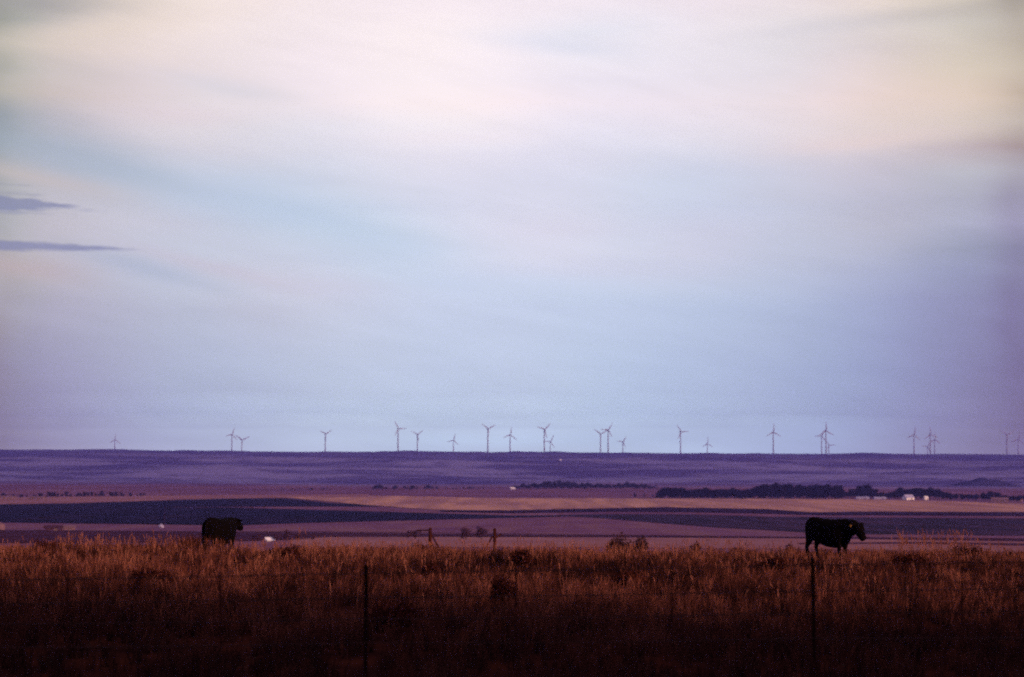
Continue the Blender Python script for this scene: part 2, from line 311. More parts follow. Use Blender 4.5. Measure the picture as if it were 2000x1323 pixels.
def height(x, y):
    x = np.asarray(x, float); y = np.asarray(y, float)
    z = pchip(PY, PZ, y)
    xs = np.clip(x, -3500, 3500)
    z = z - .005 * xs * sstep(150, 600, y)
    shade_bluff = 1 - sstep(-48, -22, y)                          # unseen rise added behind the camera as shade, notched to light the crest
    z = z + shade_bluff * (4.6 - 10.5 * np.exp(-((x - 121) / 18.0) ** 2) + 1.2 * np.sin(x / 19 + 1))
    near = sstep(16, 45, y) * (1 - sstep(120, 250, y))
    z = z - near * (.007 * np.clip(x, -60, 60)) + near * (.07 * np.sin(x * .55 + y * .21) + .06 * np.sin(x * .23 - y * .13 + 2) + .05 * np.sin(x * 1.3 + 1.5 * np.sin(y * .4)))
    far = sstep(3300, 4200, y) * (1 - .75 * sstep(5500, 6100, y))
    z = z + far * (5.5 * np.sin(x / 260 + y / 700 + .6) * np.sin(y / 190 + .8 * np.sin(x / 420)) + 2.6 * np.sin(x / 95 + 1.3 * np.sin(y / 160)) * np.sin(y / 120 + x / 310))
    crest = sstep(5600, 6100, y) * (1 - sstep(6500, 7200, y))
    z = z + crest * (1.6 * np.sin(x / 210 + 2) + 1.6 * np.sin(x / 83 + 1.2 * np.sin(x / 190)) + 1.3 * np.sin(x / 31 + 1 + 2 * np.sin(x / 140)) + .8 * np.sin(x / 13 + 3 * np.sin(x / 77)))
    return z

def at(px, py, D):                 # a pixel of the photograph at depth D -> point (the frame is tilted up by PITCH)
    cy, cx = (661.5 - py) / F, (px - 1000) / F
    dy = math.cos(PITCH) - cy * math.sin(PITCH); dz = math.sin(PITCH) + cy * math.cos(PITCH)
    return Vector((cx / dy * D, D, dz / dy * D))

def on_ground(px, D, up=0.0):
    x = at(px, 1000, D).x
    return Vector((x, D, float(height(x, D)) + up))

_Ds = np.concatenate([np.linspace(18, 130, 400), np.geomspace(130, 12000, 3000)])
def hit(px, py, dmin=140):
    """depth where the sight line through a pixel meets the ground beyond dmin"""
    Ds = _Ds[_Ds >= dmin]
    cy, cx = (661.5 - py) / F, (px - 1000) / F
    dy = math.cos(PITCH) - cy * math.sin(PITCH); dz = math.sin(PITCH) + cy * math.cos(PITCH)
    g = height(cx / dy * Ds, Ds) - dz / dy * Ds
    k = np.argmax(g >= 0)
    if k == 0: return float(Ds[0]) if g[0] >= 0 else 6000.0
    t = g[k - 1] / (g[k - 1] - g[k])
    return float(Ds[k - 1] + t * (Ds[k] - Ds[k - 1]))

def ground_material():
    m = bpy.data.materials.new('ground'); m.use_nodes = True
    N, M, MIX, L = nt_new(m.node_tree)
    out = N('ShaderNodeOutputMaterial'); p = N('ShaderNodeBsdfPrincipled'); L(p.outputs[0], out.inputs[0])
    p.inputs['Roughness'].default_value = 1; p.inputs['Specular IOR Level'].default_value = 0
    g = N('ShaderNodeNewGeometry'); sep = N('ShaderNodeSeparateXYZ'); L(g.outputs['Position'], sep.inputs[0])
    def noise(scale, detail=5, off=0.0, rough=.55):
        mp = N('ShaderNodeMapping'); L(g.outputs['Position'], mp.inputs[0]); mp.inputs['Scale'].default_value = (scale[0], scale[1], 0); mp.inputs['Location'].default_value = (off, off, off)
        nz = N('ShaderNodeTexNoise'); nz.inputs['Scale'].default_value = 1; nz.inputs['Detail'].default_value = detail; nz.inputs['Roughness'].default_value = rough; L(mp.outputs[0], nz.inputs['Vector'])
        return nz.outputs[0]
    def ramp(v, a, b):
        mr = N('ShaderNodeMapRange'); mr.interpolation_type = 'SMOOTHSTEP'; L(v, mr.inputs[0]); mr.inputs[1].default_value = a; mr.inputs[2].default_value = b; return mr.outputs[0]
    near = MIX(ramp(noise((.8, .5)), .35, .65), (.05, .014, .008), (.022, .007, .006))
    valley = MIX(ramp(noise((1/140, 1/260)), .38, .62), (.22, .11, .16), (.15, .07, .13))
    valley = MIX(M('MULTIPLY', ramp(noise((1/30, 1/60), off=4), .45, .7), .5), valley, (.12, .05, .07))
    hills = MIX(ramp(noise((1/420, 1/300), 7, 2.0, .65), .42, .58), (.24, .215, .40), (.08, .062, .20))  # blue of distant haze put into the hill colour
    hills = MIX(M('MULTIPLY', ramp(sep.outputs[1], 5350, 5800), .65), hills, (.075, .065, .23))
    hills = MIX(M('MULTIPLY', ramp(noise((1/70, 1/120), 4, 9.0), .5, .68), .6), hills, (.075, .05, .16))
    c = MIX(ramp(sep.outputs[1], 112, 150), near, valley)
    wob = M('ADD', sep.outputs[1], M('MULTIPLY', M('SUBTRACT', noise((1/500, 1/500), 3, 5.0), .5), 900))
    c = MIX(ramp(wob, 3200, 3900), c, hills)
    L(c, p.inputs['Base Color'])
    return m

def build_ground():
    t = np.linspace(-1, 1, 361); xs = 25 * np.sinh(t * math.asinh(12800 / 25))
    ys = np.concatenate([-np.geomspace(9000, 20, 60), np.linspace(-18, 130, 230), np.geomspace(131, 12500, 520)])
    X, Y = np.meshgrid(xs, ys); Z = height(X, Y)
    nx, ny = len(xs), len(ys)
    idx = np.arange(nx * ny).reshape(ny, nx)
    q = np.stack([idx[:-1, :-1], idx[:-1, 1:], idx[1:, 1:], idx[1:, :-1]], -1).reshape(-1, 4)
    me = np_mesh('ground', np.stack([X, Y, Z], -1).reshape(-1, 3), quads=q)
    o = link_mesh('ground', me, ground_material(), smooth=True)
    tag(o, kind='structure', label='rolling dry grassland falling into a valley and rising to a far ridge')
build_ground()

def build_knoll():
    m = material('scrub', (.05, .042, .12), (.03, .024, .075), (1/18, 1/18, 1/9))
    cx, cy = at(1925, 950, 3900).x, 3900.0
    V = []; nr, na = 16, 48
    for i in range(nr + 1):
        r = i / nr
        for j in range(na):
            a = 2 * math.pi * j / na
            x, y = cx + 70 * r * math.cos(a), cy + 95 * r * math.sin(a)
            up = 17 * (1 - r) ** .85 * (1 + .25 * mnoise.noise(Vector((x / 22, y / 30, 0)))) if i < nr else -3
            V.append((x, y, float(height(x, y)) + up))
    q = [(i * na + j, i * na + (j + 1) % na, (i + 1) * na + (j + 1) % na, (i + 1) * na + j) for i in range(nr) for j in range(na)]
    o = link_mesh('hill', np_mesh('hill', V, quads=np.array(q)), m, smooth=True)
    tag(o, 'small dark pointed knoll at the foot of the far slope on the right', kind='structure')
build_knoll()

# fields: sheets draped on the valley floor between an upper and a lower edge
def field(name, pts_top, pts_bot, mat, label, wob=.5, seed=0, lift=1.0, edge=1.6):
    xs = sorted(set([p[0] for p in pts_top] + [p[0] for p in pts_bot] + list(range(int(pts_top[0][0]), int(pts_top[-1][0]), 6))))
    xs = [x for x in xs if pts_top[0][0] <= x <= pts_top[-1][0]]
    yt = np.interp(xs, *zip(*pts_top)); yb = np.interp(xs, *zip(*pts_bot))
    V = []; K = 9
    for i, x in enumerate(xs):
        w1 = wob * mnoise.noise(Vector((x * .07, seed, 0))) + .45 * wob * mnoise.noise(Vector((x * .31, seed, 9))); w2 = wob * mnoise.noise(Vector((x * .07, seed, 5)))
        a, b = hit(x, yt[i] + w1), hit(x, max(yb[i] + w2, yt[i] + w1 + .05))
        for D in np.geomspace(max(a, b), min(a, b), K):
            gx = at(x, 1000, D).x
            V.append((gx, D, float(height(gx, D)) + lift * .00022 * D))
    n = len(xs); idx = np.arange(n * K).reshape(n, K)
    q = np.stack([idx[:-1, :-1], idx[:-1, 1:], idx[1:, 1:], idx[1:, :-1]], -1).reshape(-1, 4)
    o = link_mesh(name, np_mesh(name, V, quads=q), mat)
    return tag(o, label, kind='structure')

M_tan = material('tan_stubble', (.42, .235, .18), (.32, .165, .15), (1/60, 1/200, 0), c3=(.54, .30, .20), scale3=(1/25, 1/400, 0))
M_green = material('winter_wheat', (.012, .014, .028), (.018, .018, .040), (1/90, 1/200, 0), c3=(.03, .022, .045), scale3=(1/20, 1/300, 0), lo3=.5, hi3=.75)
M_slate = material('dark_pasture', (.040, .030, .055), (.065, .040, .075), (1/70, 1/200, 0), c3=(.03, .024, .04), scale3=(1/25, 1/150, 0))
M_band = material('hedge_ground', (.022, .014, .035), (.04, .02, .05), (1/40, 1/100, 0))
M_mauve = material('mauve_pasture', (.19, .095, .15), (.15, .07, .13), (1/60, 1/140, 0), c3=(.21, .11, .14), scale3=(1/20, 1/150, 0))
M_pink = material('pale_stubble', (.32, .165, .16), (.25, .12, .135), (1/40, 1/120, 0))
M_plough = material('ploughed_soil', (.05, .022, .04), (.075, .032, .055), (1/40, 1/90, 0))

field('field', [(-60, 973), (430, 968), (720, 966)], [(-60, 990), (435, 975), (720, 972)], M_pink, 'thin pinkish stubble strip above the dark wheat field', seed=1)
field('field', [(560, 972), (650, 969), (800, 970), (950, 974), (1400, 975), (1640, 976), (1800, 979), (2060, 987)],
      [(560, 973), (700, 986), (850, 997), (1000, 998), (1150, 995), (1300, 992), (1500, 996), (1580, 1002), (1700, 1000), (2060, 1002)], M_tan, 'long tan stubble field across the middle of the valley', seed=2)
field('field', [(-60, 988), (0, 986), (200, 983), (380, 976), (432, 972), (450, 974), (560, 975), (640, 983), (740, 989)],
      [(-60, 1022), (0, 1021), (240, 1024), (320, 1025), (321, 991), (560, 990), (740, 990)], M_green, 'upper wedge of the dark green wheat field', seed=3, wob=.3)
field('field', [(322, 992), (450, 992), (700, 999), (900, 1005), (1000, 1008), (1130, 1007)],
      [(322, 1025), (460, 1027), (600, 1022), (800, 1017), (950, 1013), (1130, 1009)], M_green, 'dark green wheat field tapering to a point', seed=4, wob=.3)
field('field', [(860, 998), (1000, 998), (1150, 995), (1300, 992), (1500, 996), (1580, 1002), (1700, 1001), (2060, 1002)],
      [(860, 1000), (1000, 1003), (1200, 1000), (1350, 1001), (1500, 1004), (1600, 1007), (1700, 1007), (2060, 1009)], M_band, 'narrow dark hedge line under the tan field', seed=5, lift=1.6)
field('field', [(1090, 1007), (1200, 1005), (1350, 1006), (1500, 1010), (1700, 1012), (2060, 1014)],
      [(1090, 1008), (1180, 1013), (1300, 1023), (1400, 1031), (1500, 1036), (1580, 1041), (1700, 1045), (2060, 1047)], M_slate, 'dark slate green pasture on the right', seed=6)
field('field', [(-60, 1023), (240, 1026), (460, 1029), (600, 1024), (800, 1019), (950, 1015), (1130, 1011), (1180, 1014), (1300, 1024), (1400, 1032), (1580, 1042), (2060, 1049)],
      [(-60, 1036), (400, 1039), (700, 1040), (1000, 1043), (1200, 1046), (1600, 1050), (2060, 1053)], M_mauve, 'mauve pasture in front of the dark fields', seed=7)
field('field', [(-60, 1037), (400, 1040), (640, 1041), (900, 1044), (1200, 1047), (1600, 1050), (2060, 1054)],
      [(-60, 1062), (400, 1060), (560, 1055), (640, 1049), (900, 1049), (1200, 1049.5), (1600, 1052), (2060, 1058)], M_plough, 'dark ploughed strip near the pasture crest', seed=8)
field('field', [(570, 1056), (640, 1050), (900, 1050), (1200, 1051), (1600, 1053.5), (2060, 1060)],
      [(570, 1066), (640, 1070), (900, 1070), (1200, 1070), (1600, 1074), (2060, 1080)], M_pink, 'pale pinkish stubble just beyond the grassy crest', seed=9)
field('field', [(1560, 1062), (1800, 1060), (2060, 1064)], [(1560, 1064), (1800, 1063), (2060, 1068)], M_plough, 'short dark furrow right of the standing cow', seed=10, lift=1.8)

# ------------------------------------------------------------------ wind turbines on the plateau
M_turb = material('turbine_paint', (.27, .27, .38), (.22, .22, .33), (2, 2, .2), rough=.6)
def make_turbine():
    t = empty('wind_turbine')
    H, B = 80.0, 29.0
    m = MB(); m.tube((0, 0, -12), (0, 0, H - 1.6), 2.5, 1.5, 16); m.build('tower', M_turb, t, True)
    m = MB(); m.loft([((0, y, H), (w, 0, 0), (0, 0, h)) for y, w, h in ((-3.6, 1.2, 1.2), (-3, 1.8, 1.9), (3, 1.8, 2.0), (7, 1.5, 1.6), (7.6, .8, .9))], 12)
    m.build('nacelle', M_turb, t, True, True)
    rotor = empty('rotor', (0, -4.8, H)); rotor.parent = t
    m = MB(); m.loft([((0, y, 0), (r, 0, 0), (0, 0, r)) for y, r in ((-1.9, .2), (-1.5, .9), (-.6, 1.35), (.9, 1.4))], 12); m.build('hub', M_turb, rotor, True, True)
    for k in range(3):
        m = MB()
        rings = []
        for s, ch, th in ((.8, .8, .8), (2.5, .9, .75), (6, 1.75, .5), (11, 1.5, .35), (18, 1.1, .24), (25, .75, .15), (28.5, .4, .08), (B, .1, .04)):
            tw = R(14) * (1 - s / B)
            ch *= 1.15
            rings.append(((ch * .2, 0, s), (ch * math.cos(tw), -ch * math.sin(tw), 0), (th * math.sin(tw), th * math.cos(tw), 0)))
        m.loft(rings, 10)
        b = m.build('blade', M_turb, rotor, True, True); b.rotation_euler = (0, k * R(120), 0)
    return t

TURB = [(224.2, 859.4, 88, 'lone faint wind turbine at the far left of the ridge'),
 (452.9, 848.9, 73, 'taller turbine of the touching pair on the left ridge'),
 (472.4, 860.0, 26, 'shorter turbine of the left touching pair, two blades spread in a V'),
 (635.3, 847.8, 32, 'lone turbine with a wide Y rotor between the left pair and the centre row'),
 (777.4, 837.3, 121, 'tall turbine with one blade level to the right, left end of the centre row'),
 (815.2, 848.8, 36, 'Y shaped turbine just right of the tall centre left one'),
 (885.6, 860.0, 76, 'short turbine with long blades, above the two brace posts'),
 (952.8, 837.8, 28, 'tall Y shaped turbine near the centre of the ridge'),
 (996.3, 849.3, 82, 'thin turbine just right of the tall central Y shaped one'),
 (1063, 839, 44, 'tall turbine standing over a short one, right of centre'),
 (1074.6, 862.5, 62, 'short turbine tucked beside the tall one right of centre'),
 (1172.9, 847.8, 28, 'lower turbine of the side by side pair above the bush'),
 (1187.6, 840, 58, 'higher turbine of the side by side pair above the bush'),
 (1216.3, 863, 56, 'short turbine right of the side by side pair, blade level to the left'),
 (1329.1, 843.6, 124, 'tall lone turbine with a blade level to the right above the shelterbelt'),
 (1381.6, 866.7, 90, 'smallest faint turbine, upright blade, above the shelterbelt'),
 (1510.2, 844.2, 89, 'lone turbine with upright blade above the walking cow'),
 (1604.6, 851.4, 65, 'left turbine of the crossed trio above the cow head'),
 (1613, 841.8, 91, 'tallest turbine of the crossed trio above the cow head'),
 (1619, 870, 5, 'lowest turbine of the crossed trio, blade pointing level right'),
 (1784.9, 849.7, 80, 'lone turbine above the bright white farm building'),
 (1811.5, 872.4, 58, 'lowest turbine of the right hand trio, blade level to the left'),
 (1816.7, 849, 95, 'tallest turbine of the right hand trio'),
 (1825.2, 859.4, 88, 'right turbine of the right hand trio'),
 (1966.2, 849.7, 28, 'Y shaped turbine near the right end of the ridge'),
 (1988.3, 858.8, 78, 'last turbine at the right end of the ridge')]
t0 = make_turbine()
for i, (px, hy, ang, lab) in enumerate(TURB):
    t = t0 if i == 0 else copy_tree(t0)
    s = (HORIZON + 5 * (px - 1000) / 1000 - hy) / F
    D = (102 + 86.3) / (s + .01233)
    p = at(px, hy, D)
    t.location = (p.x, D, p.z - 80)
    t.rotation_euler.z = -p.x / D + R(22) + R(random.uniform(-6, 6))
    rotor = [c for c in t.children if c.name.startswith('rotor')][0]
    rotor.rotation_euler.y = R(90 - ang)
    rotor.scale = (1.4,) * 3 if i == 2 else (random.uniform(1.02, 1.18),) * 3
    tag(t, lab, 'wind turbine', 'wind turbines along the far ridge')

# ------------------------------------------------------------------ trees and bushes
M_bark = material('bark', (.05, .03, .03), (.03, .018, .022), (3, 3, .6))
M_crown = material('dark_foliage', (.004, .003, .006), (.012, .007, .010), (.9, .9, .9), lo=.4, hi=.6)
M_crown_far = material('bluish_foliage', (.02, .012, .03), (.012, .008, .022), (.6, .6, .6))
M_crown_mauve = material('bare_twigs', (.075, .032, .055), (.05, .022, .045), (.9, .9, .9))
M_low = material('maroon_scrub', (.030, .008, .008), (.055, .016, .012), (6, 6, 6))
M_bush = material('bush_foliage', (.030, .012, .014), (.055, .024, .026), (3, 3, 3))

def leaf_cloud(blobs, n, size, sr):
    """leaf-sized faces spread through lumpy volumes"""
    r = np.random.default_rng(sr)
    B = np.array(blobs, float)                    # cx cy cz rx ry rz
    w = B[:, 3] * B[:, 4] * B[:, 5]; k = r.choice(len(B), n, p=w / w.sum())
    d = r.normal(size=(n, 3)); d /= np.linalg.norm(d, axis=1)[:, None]
    rad = r.random(n) ** .42 * (1 + .22 * np.sin(d[:, 0] * 7 + k) * np.sin(d[:, 2] * 6 + k * 2))
    c = B[k, :3] + d * rad[:, None] * B[k, 3:]
    a = r.normal(size=(n, 3)); a /= np.linalg.norm(a, axis=1)[:, None]
    b = np.cross(a, r.normal(size=(n, 3))); b /= np.linalg.norm(b, axis=1)[:, None]
    s = size * (.5 + r.random(n))[:, None]
    v = np.stack([c - a * s, c - b * s * .6, c + a * s, c + b * s * .6], 1).reshape(-1, 3)
    return v, np.arange(4 * n).reshape(n, 4)

def make_tree(h, spread, crown_mat, seed, leaves=900, low=.18, name='tree', cname='crown'):
    r = random.Random(seed)
    t = empty(name)
    m = MB()
    m.tube((0, 0, -1), (.05 * h * r.uniform(-.3, .3), 0, h * .55), h * .028, h * .012, 8)
    blobs = []
    for k in range(9):
        a = r.uniform(0, 6.28); rr = spread * r.uniform(.15, .7); z = h * r.uniform(low + .15, .84)
        c = (rr * math.cos(a), rr * math.sin(a), z)
        m.tube((0, 0, h * r.uniform(.12, .4)), c, h * .011, h * .004, 5)
        q = r.uniform(.26, .46)
        blobs.append((*c, spread * q, spread * q, h * q * .46))
    blobs.append((0, 0, h * .55, spread * .55, spread * .55, h * .36))
    blobs = [(*b[:2], max(b[2], h * low * .8 + b[5]), *b[3:]) if b[2] - b[5] < h * low * .5 else b for b in blobs]
    m.build('trunk', M_bark, t)
    v, q = leaf_cloud(blobs, leaves, h * .042, seed)
    link_mesh(cname, np_mesh(cname, v, quads=q), crown_mat, t)
    return t

def plant_trees(protos, spots, label, cat, group, name='tree'):
    """spots: (px, base_y, height_px, optional label)"""
    used = set()
    for i, s in enumerate(spots):
        pr, h0 = protos[i % len(protos)]
        o = pr if id(pr) not in used else copy_tree(pr)
        used.add(id(pr))
        D = hit(s[0], s[1])
        sc_ = s[2] / F * D / h0
        o.location = on_ground(s[0], D)
        wx = s[4] if len(s) > 4 else random.uniform(1.15, 1.6)
        o.scale = (sc_ * wx, sc_ * wx, sc_)
        o.rotation_euler.z = random.uniform(0, 6.28)
        tag(o, (s[3] if len(s) > 3 and s[3] else label), cat, group)

# shelterbelt right of centre
P1 = [(make_tree(12, 4.6, M_crown, 20 + k, 1500, .02), 12) for k in range(4)]
spots = [(1240, 972, 9, 'lone small tree at the left of the shelterbelt', 1.1), (1258, 971, 7, 'thin sapling between the lone tree and the shelterbelt', .8), (1275, 972, 6, 'low shrub like tree touching the left end of the shelterbelt', 1.2)]
x = 1286
while x < 1645:
    hpx = np.interp(x, [1286, 1300, 1460, 1475, 1530, 1560, 1640, 1650], [15, 20, 19, 23, 29, 26, 25, 16]) * random.uniform(.9, 1.15)
    spots.append((x, np.interp(x, [1286, 1650], [974.5, 975.5]) - random.uniform(0, 1), hpx)); x += random.uniform(4.5, 8)
plant_trees(P1, spots, 'dark bushy tree packed in the long shelterbelt', 'tree', 'trees of the long shelterbelt')
# farmstead trees, right
P2 = [(make_tree(12, 5.4, M_crown, 40 + k, 1500, .05), 12) for k in range(4)]
fs = [(1652, 972, 12, None), (1663, 973, 19, None), (1676, 973, 20, None), (1693, 973, 31, 'tallest farm tree, rising above its neighbours left of the white building'),
      (1708, 973, 20, None), (1722, 974, 13, None), (1736, 974, 12, None), (1748, 974, 17, None), (1760, 973, 23, 'rounded tree directly behind the bright white building'), (1776, 973, 19, None), (1790, 974, 22, None), (1803, 974, 23, None),
      (1817, 974, 24, None), (1830, 975, 21, None), (1843, 976, 15, None), (1856, 976, 12, None), (1868, 977, 13, None), (1880, 977, 12, None), (1893, 977, 11, None), (1906, 977, 13, None),
      (1920, 978, 17, None), (1934, 978, 19, None), (1948, 978, 17, None), (1962, 979, 13, None), (1977, 980, 12, None), (1992, 980, 13, None), (2006, 980, 14, None)]
x = 1645
while x < 2010:
    fs.append((x, np.interp(x, [1645, 1830, 2010], [972.5, 974, 979.5]), random.uniform(9, 13) + (5 if 1745 < x < 1850 else 0))); x += random.uniform(6, 11)
plant_trees(P2, fs, 'dark tree around the right hand farmstead', 'tree', 'farmstead trees on the right')
# far woods centre
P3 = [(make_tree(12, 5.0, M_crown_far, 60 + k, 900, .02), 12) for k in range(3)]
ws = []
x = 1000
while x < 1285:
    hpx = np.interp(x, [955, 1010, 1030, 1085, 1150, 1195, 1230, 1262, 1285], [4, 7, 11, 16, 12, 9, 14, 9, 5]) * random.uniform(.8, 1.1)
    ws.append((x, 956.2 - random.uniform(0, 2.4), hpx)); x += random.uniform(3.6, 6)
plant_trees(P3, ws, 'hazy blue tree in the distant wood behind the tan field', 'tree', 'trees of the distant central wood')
ws = []
for a, b, y0, hh in ((550, 660, 958, 4), (730, 860, 957.5, 9), (872, 950, 957, 5)):
    x = a
    while x < b:
        ws.append((x, y0 - random.uniform(0, 2), hh * random.uniform(.6, 1.25))); x += random.choice([4, 5, 7, 14]) * random.uniform(.8, 1.3)
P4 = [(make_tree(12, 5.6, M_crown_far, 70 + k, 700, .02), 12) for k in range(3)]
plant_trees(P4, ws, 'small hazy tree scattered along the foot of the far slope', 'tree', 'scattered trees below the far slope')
ws = []
x = 5
while x < 285:
    hh = np.interp(x, [5, 60, 140, 160, 250, 285], [8, 6, 13, 11, 9, 6]) * random.uniform(.5, 1.2)
    ws.append((x, 971.5 + 1.5 * (200 - x) / 200 - random.uniform(0, 2.), hh)); x += random.choice([4, 6, 7, 12]) * random.uniform(.8, 1.3)
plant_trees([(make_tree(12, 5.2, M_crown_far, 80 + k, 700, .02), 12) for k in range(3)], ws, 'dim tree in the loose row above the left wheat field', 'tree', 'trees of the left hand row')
# tiny bushes along the dark hedge line
hb = []
x = 1024
while x < 1640:
    y0 = np.interp(x, [1000, 1150, 1300, 1500, 1580, 1640], [998.5, 996, 993, 997, 1003, 1003])
    hb.append((x, y0 + .8, random.uniform(2.6, 4.6))); x += random.choice([5, 6, 7, 9, 14]) * random.uniform(.9, 1.5)
def make_bush(h, w, mat, seed, n, size, name='bush'):
    r = random.Random(seed); t = empty(name); m = MB(); bl = []
    for k in range(8):
        a = r.uniform(0, 6.28); rr = w * r.uniform(.1, .38); c = (rr * math.cos(a), rr * math.sin(a), h * r.uniform(.35, .72))
        m.tube((0, 0, -.2 * h), c, h * .03, h * .01, 5); q = r.uniform(.2, .34); bl.append((*c, w * q * .8, w * q * .8, h * q))
    bl.append((0, 0, h * .35, w * .42, w * .42, h * .35))
    m.build('stem', M_bark, t); v, q = leaf_cloud(bl, n, size, seed); link_mesh('foliage', np_mesh('foliage', v, quads=q), mat, t)
    return t
plant_trees([(make_bush(2, 2.6, M_crown, 90 + k, 260, .11), 2) for k in range(3)], hb, 'tiny dark bush on the hedge line under the tan field', 'bush', 'bushes along the hedge line', 'bush')
# mauve bare trees just beyond the crest
P5 = [(make_tree(8, 4.0, M_crown_mauve, 100 + k, 900, .1, 'bare_tree'), 8) for k in range(3)]
bt = [(798, 1054, 18, 'small bare mauve tree left of the brace post pair', 1.0), (812, 1054, 20, 'bare mauve tree close to the left brace post', 1.1),
      (910, 1056, 29, 'rounded bare tree between the brace posts, left of two', 1.0), (940, 1056, 28, 'rounded bare tree between the brace posts, right of two', 1.15),
      (540, 1058, 17, 'low bare tree right of the small white roof', 1.3), (562, 1058, 26, 'tallest bare tree right of the standing left cow', .8), (582, 1058, 16, 'low bare tree at the end of the dark strip', 1.2), (500, 1060, 17, 'low bare tree just right of the left cow', 1.6), (612, 1056, 12, 'smallest bare tree beyond the crest grass', 1.0)]
plant_trees(P5, bt, '', 'tree', 'bare trees beyond the crest', 'bare_tree')

def bush_at(px, base_y_px, D, wpx, hpx, mat, seed, label, n=2600, size=.06, group=None):
    k = F / D
    b = make_bush(hpx / k, wpx / k, mat, seed, n, size)
    b.location = (at(px, 1000, D).x, D, at(px, base_y_px, D).z)
    g = float(height(b.location.x, D))
    b.location.z = g if b.location.z < g or True else b.location.z
    tag(b, label, 'bush', group); return b
for px, top, D, wpx, lab, sd in ((1212, 1042, 122, 50, 'wide dark bush poking over the grassy crest, left half of the clump', 5), (1245, 1039, 124, 46, 'taller dark bush with a pointed top, right half of the clump', 6),
                        (1192, 1050, 118, 24, 'small round bush at the left foot of the dark clump', 8), (1358, 1053, 121, 26, 'small low bush on the crest right of the dark clump', 9)):
    g = float(height(at(px, 1000, D).x, D)); gy = HORIZON - g / D * F
    bush_at(px, gy, D, wpx, gy - top, M_bush, sd, lab, group='dark bushes on the crest')
for px, top, D, wpx, lab, sd in ((1683, 1071, 76, 34, 'low dark tuft like bush below the muzzle of the walking cow', 15), (1543, 1058, 84, 30, 'low dark bush left of the walking cow', 16)):
    g = float(height(at(px, 1000, D).x, D)); gy = HORIZON - g / D * F
    bush_at(px, gy, D, wpx, gy - top, M_bush, sd, lab, 1500, .03, 'low bushes in the grass by the walking cow')

for i, (px, D, wpx, hpx, lab) in enumerate((
    (830, 84, 60, 22, 'dark maroon bush on the crest just left of the left brace post'), (1145, 80, 46, 20, 'low dark bush in the crest grass left of the wide dark bush'),
    (566, 66, 64, 30, 'dark rounded bush in the grass below the small white roof'), (372, 76, 52, 26, 'dark tuft like bush touching the rump of the left cow'),
    (1450, 80, 60, 20, 'dark low bush in the crest grass midway between the crest bushes and the right cow'), (1500, 58, 70, 24, 'dark flat bush in the grass just left of the right fence post'),
    (1885, 74, 70, 24, 'dark bush under the tall wispy stems at the right'), (1775, 60, 80, 24, 'dark flat bush in the grass right of the walking cow'),
    (95, 72, 50, 22, 'dark bush in the crest grass near the left edge'), (842, 54, 50, 30, 'small dark bush right of the left steel post'),
    (1020, 62, 60, 24, 'dark low bush in the grass below the right brace post'), (1230, 50, 90, 30, 'dark spreading bush in the shaded grass left of the right steel post'),
    (980, 42, 60, 44, 'upright dark weed clump in the shaded grass near the centre'), (760, 36, 110, 40, 'broad dark bush in deep shade right of the left steel post'),
    (300, 50, 110, 30, 'broad dark bush in the shaded grass below the left cow'))):
    g = float(height(at(px, 1000, D).x, D)); b = make_bush(hpx / F * D * 1.5, wpx / F * D, M_low, 140 + i, 2200, .028)
    b.location = (at(px, 1000, D).x, D, g); tag(b, lab, 'bush', 'low dark bushes in the grass')

# ------------------------------------------------------------------ farm buildings
M_white = material('white_paint', (.80, .78, .80), (.68, .66, .70), (1, 1, 1), rough=.5)
M_grey = material('grey_metal', (.36, .35, .52), (.28, .27, .42), (1, 1, 1), rough=.5)
M_pinkish = material('faded_paint', (.18, .105, .13), (.14, .085, .11), (1, 1, 1))
M_glass = material('window_glass', (.03, .03, .05), rough=.1, spec=.5)
M_doorm = material('door_paint', (.12, .08, .09), rough=.7)
def shed(name, px, base_y, w, d, hw, hr, rz, wall, roof, label, cat='building', door=True, wins=2, D=None):
    D = D or hit(px, base_y)
    t = empty(name, on_ground(px, D), rz)
    m = MB(); m.box((0, 0, (hw - 1) / 2), (w, d, hw + 1)); 
    for s in (-1, 1):
        x0 = s * w / 2
        vs = [m.bm.verts.new(p) for p in ((x0, -d / 2, hw), (x0, d / 2, hw), (x0, 0, hw + hr))] + [m.bm.verts.new(p) for p in ((x0 - s * .25, -d / 2, hw), (x0 - s * .25, d / 2, hw), (x0 - s * .25, 0, hw + hr))]
        for f in ((0, 1, 2), (3, 5, 4), (0, 3, 4, 1), (1, 4, 5, 2), (2, 5, 3, 0)): m.bm.faces.new([vs[i] for i in f])
    m.build('wall', wall, t, fix=True)
    m = MB(); L_ = math.hypot(d / 2 + .5, hr * (d / 2 + .5) / (d / 2)); an = math.atan2(hr, d / 2)
    for s in (-1, 1):
        mt = Matrix.Translation((0, s * (d / 4 + .22), hw + hr / 2 - .02)) @ Matrix.Rotation(-s * an, 4, 'X')
        m.box((0, 0, .12), (w + .8, L_ + .05, .12), m=mt)
    m.build('roof', roof, t)
    if door:
        m = MB(); m.box((w * .18, -d / 2 - .04, hw * .38), (w * .2, .1, hw * .76)); m.build('door', M_doorm, t)
    for k in range(wins):
        m = MB(); m.box((-w * .38 + k * w * .26, -d / 2 - .04, hw * .55), (w * .09, .1, hw * .3)); m.build('window', M_glass, t)
    tag(t, label, cat, 'farm buildings'); return t
shed('farmhouse', 1774, 976.5, 13, 7, 2.6, 3.0, R(38), M_white, M_grey, 'bright white gabled building, the brightest spot among the right farm trees')
shed('white_shed', 1808.5, 976.5, 4.2, 3.5, 2.6, 1.2, R(20), M_white, M_white, 'tiny white shed just right of the bright white building', wins=0)
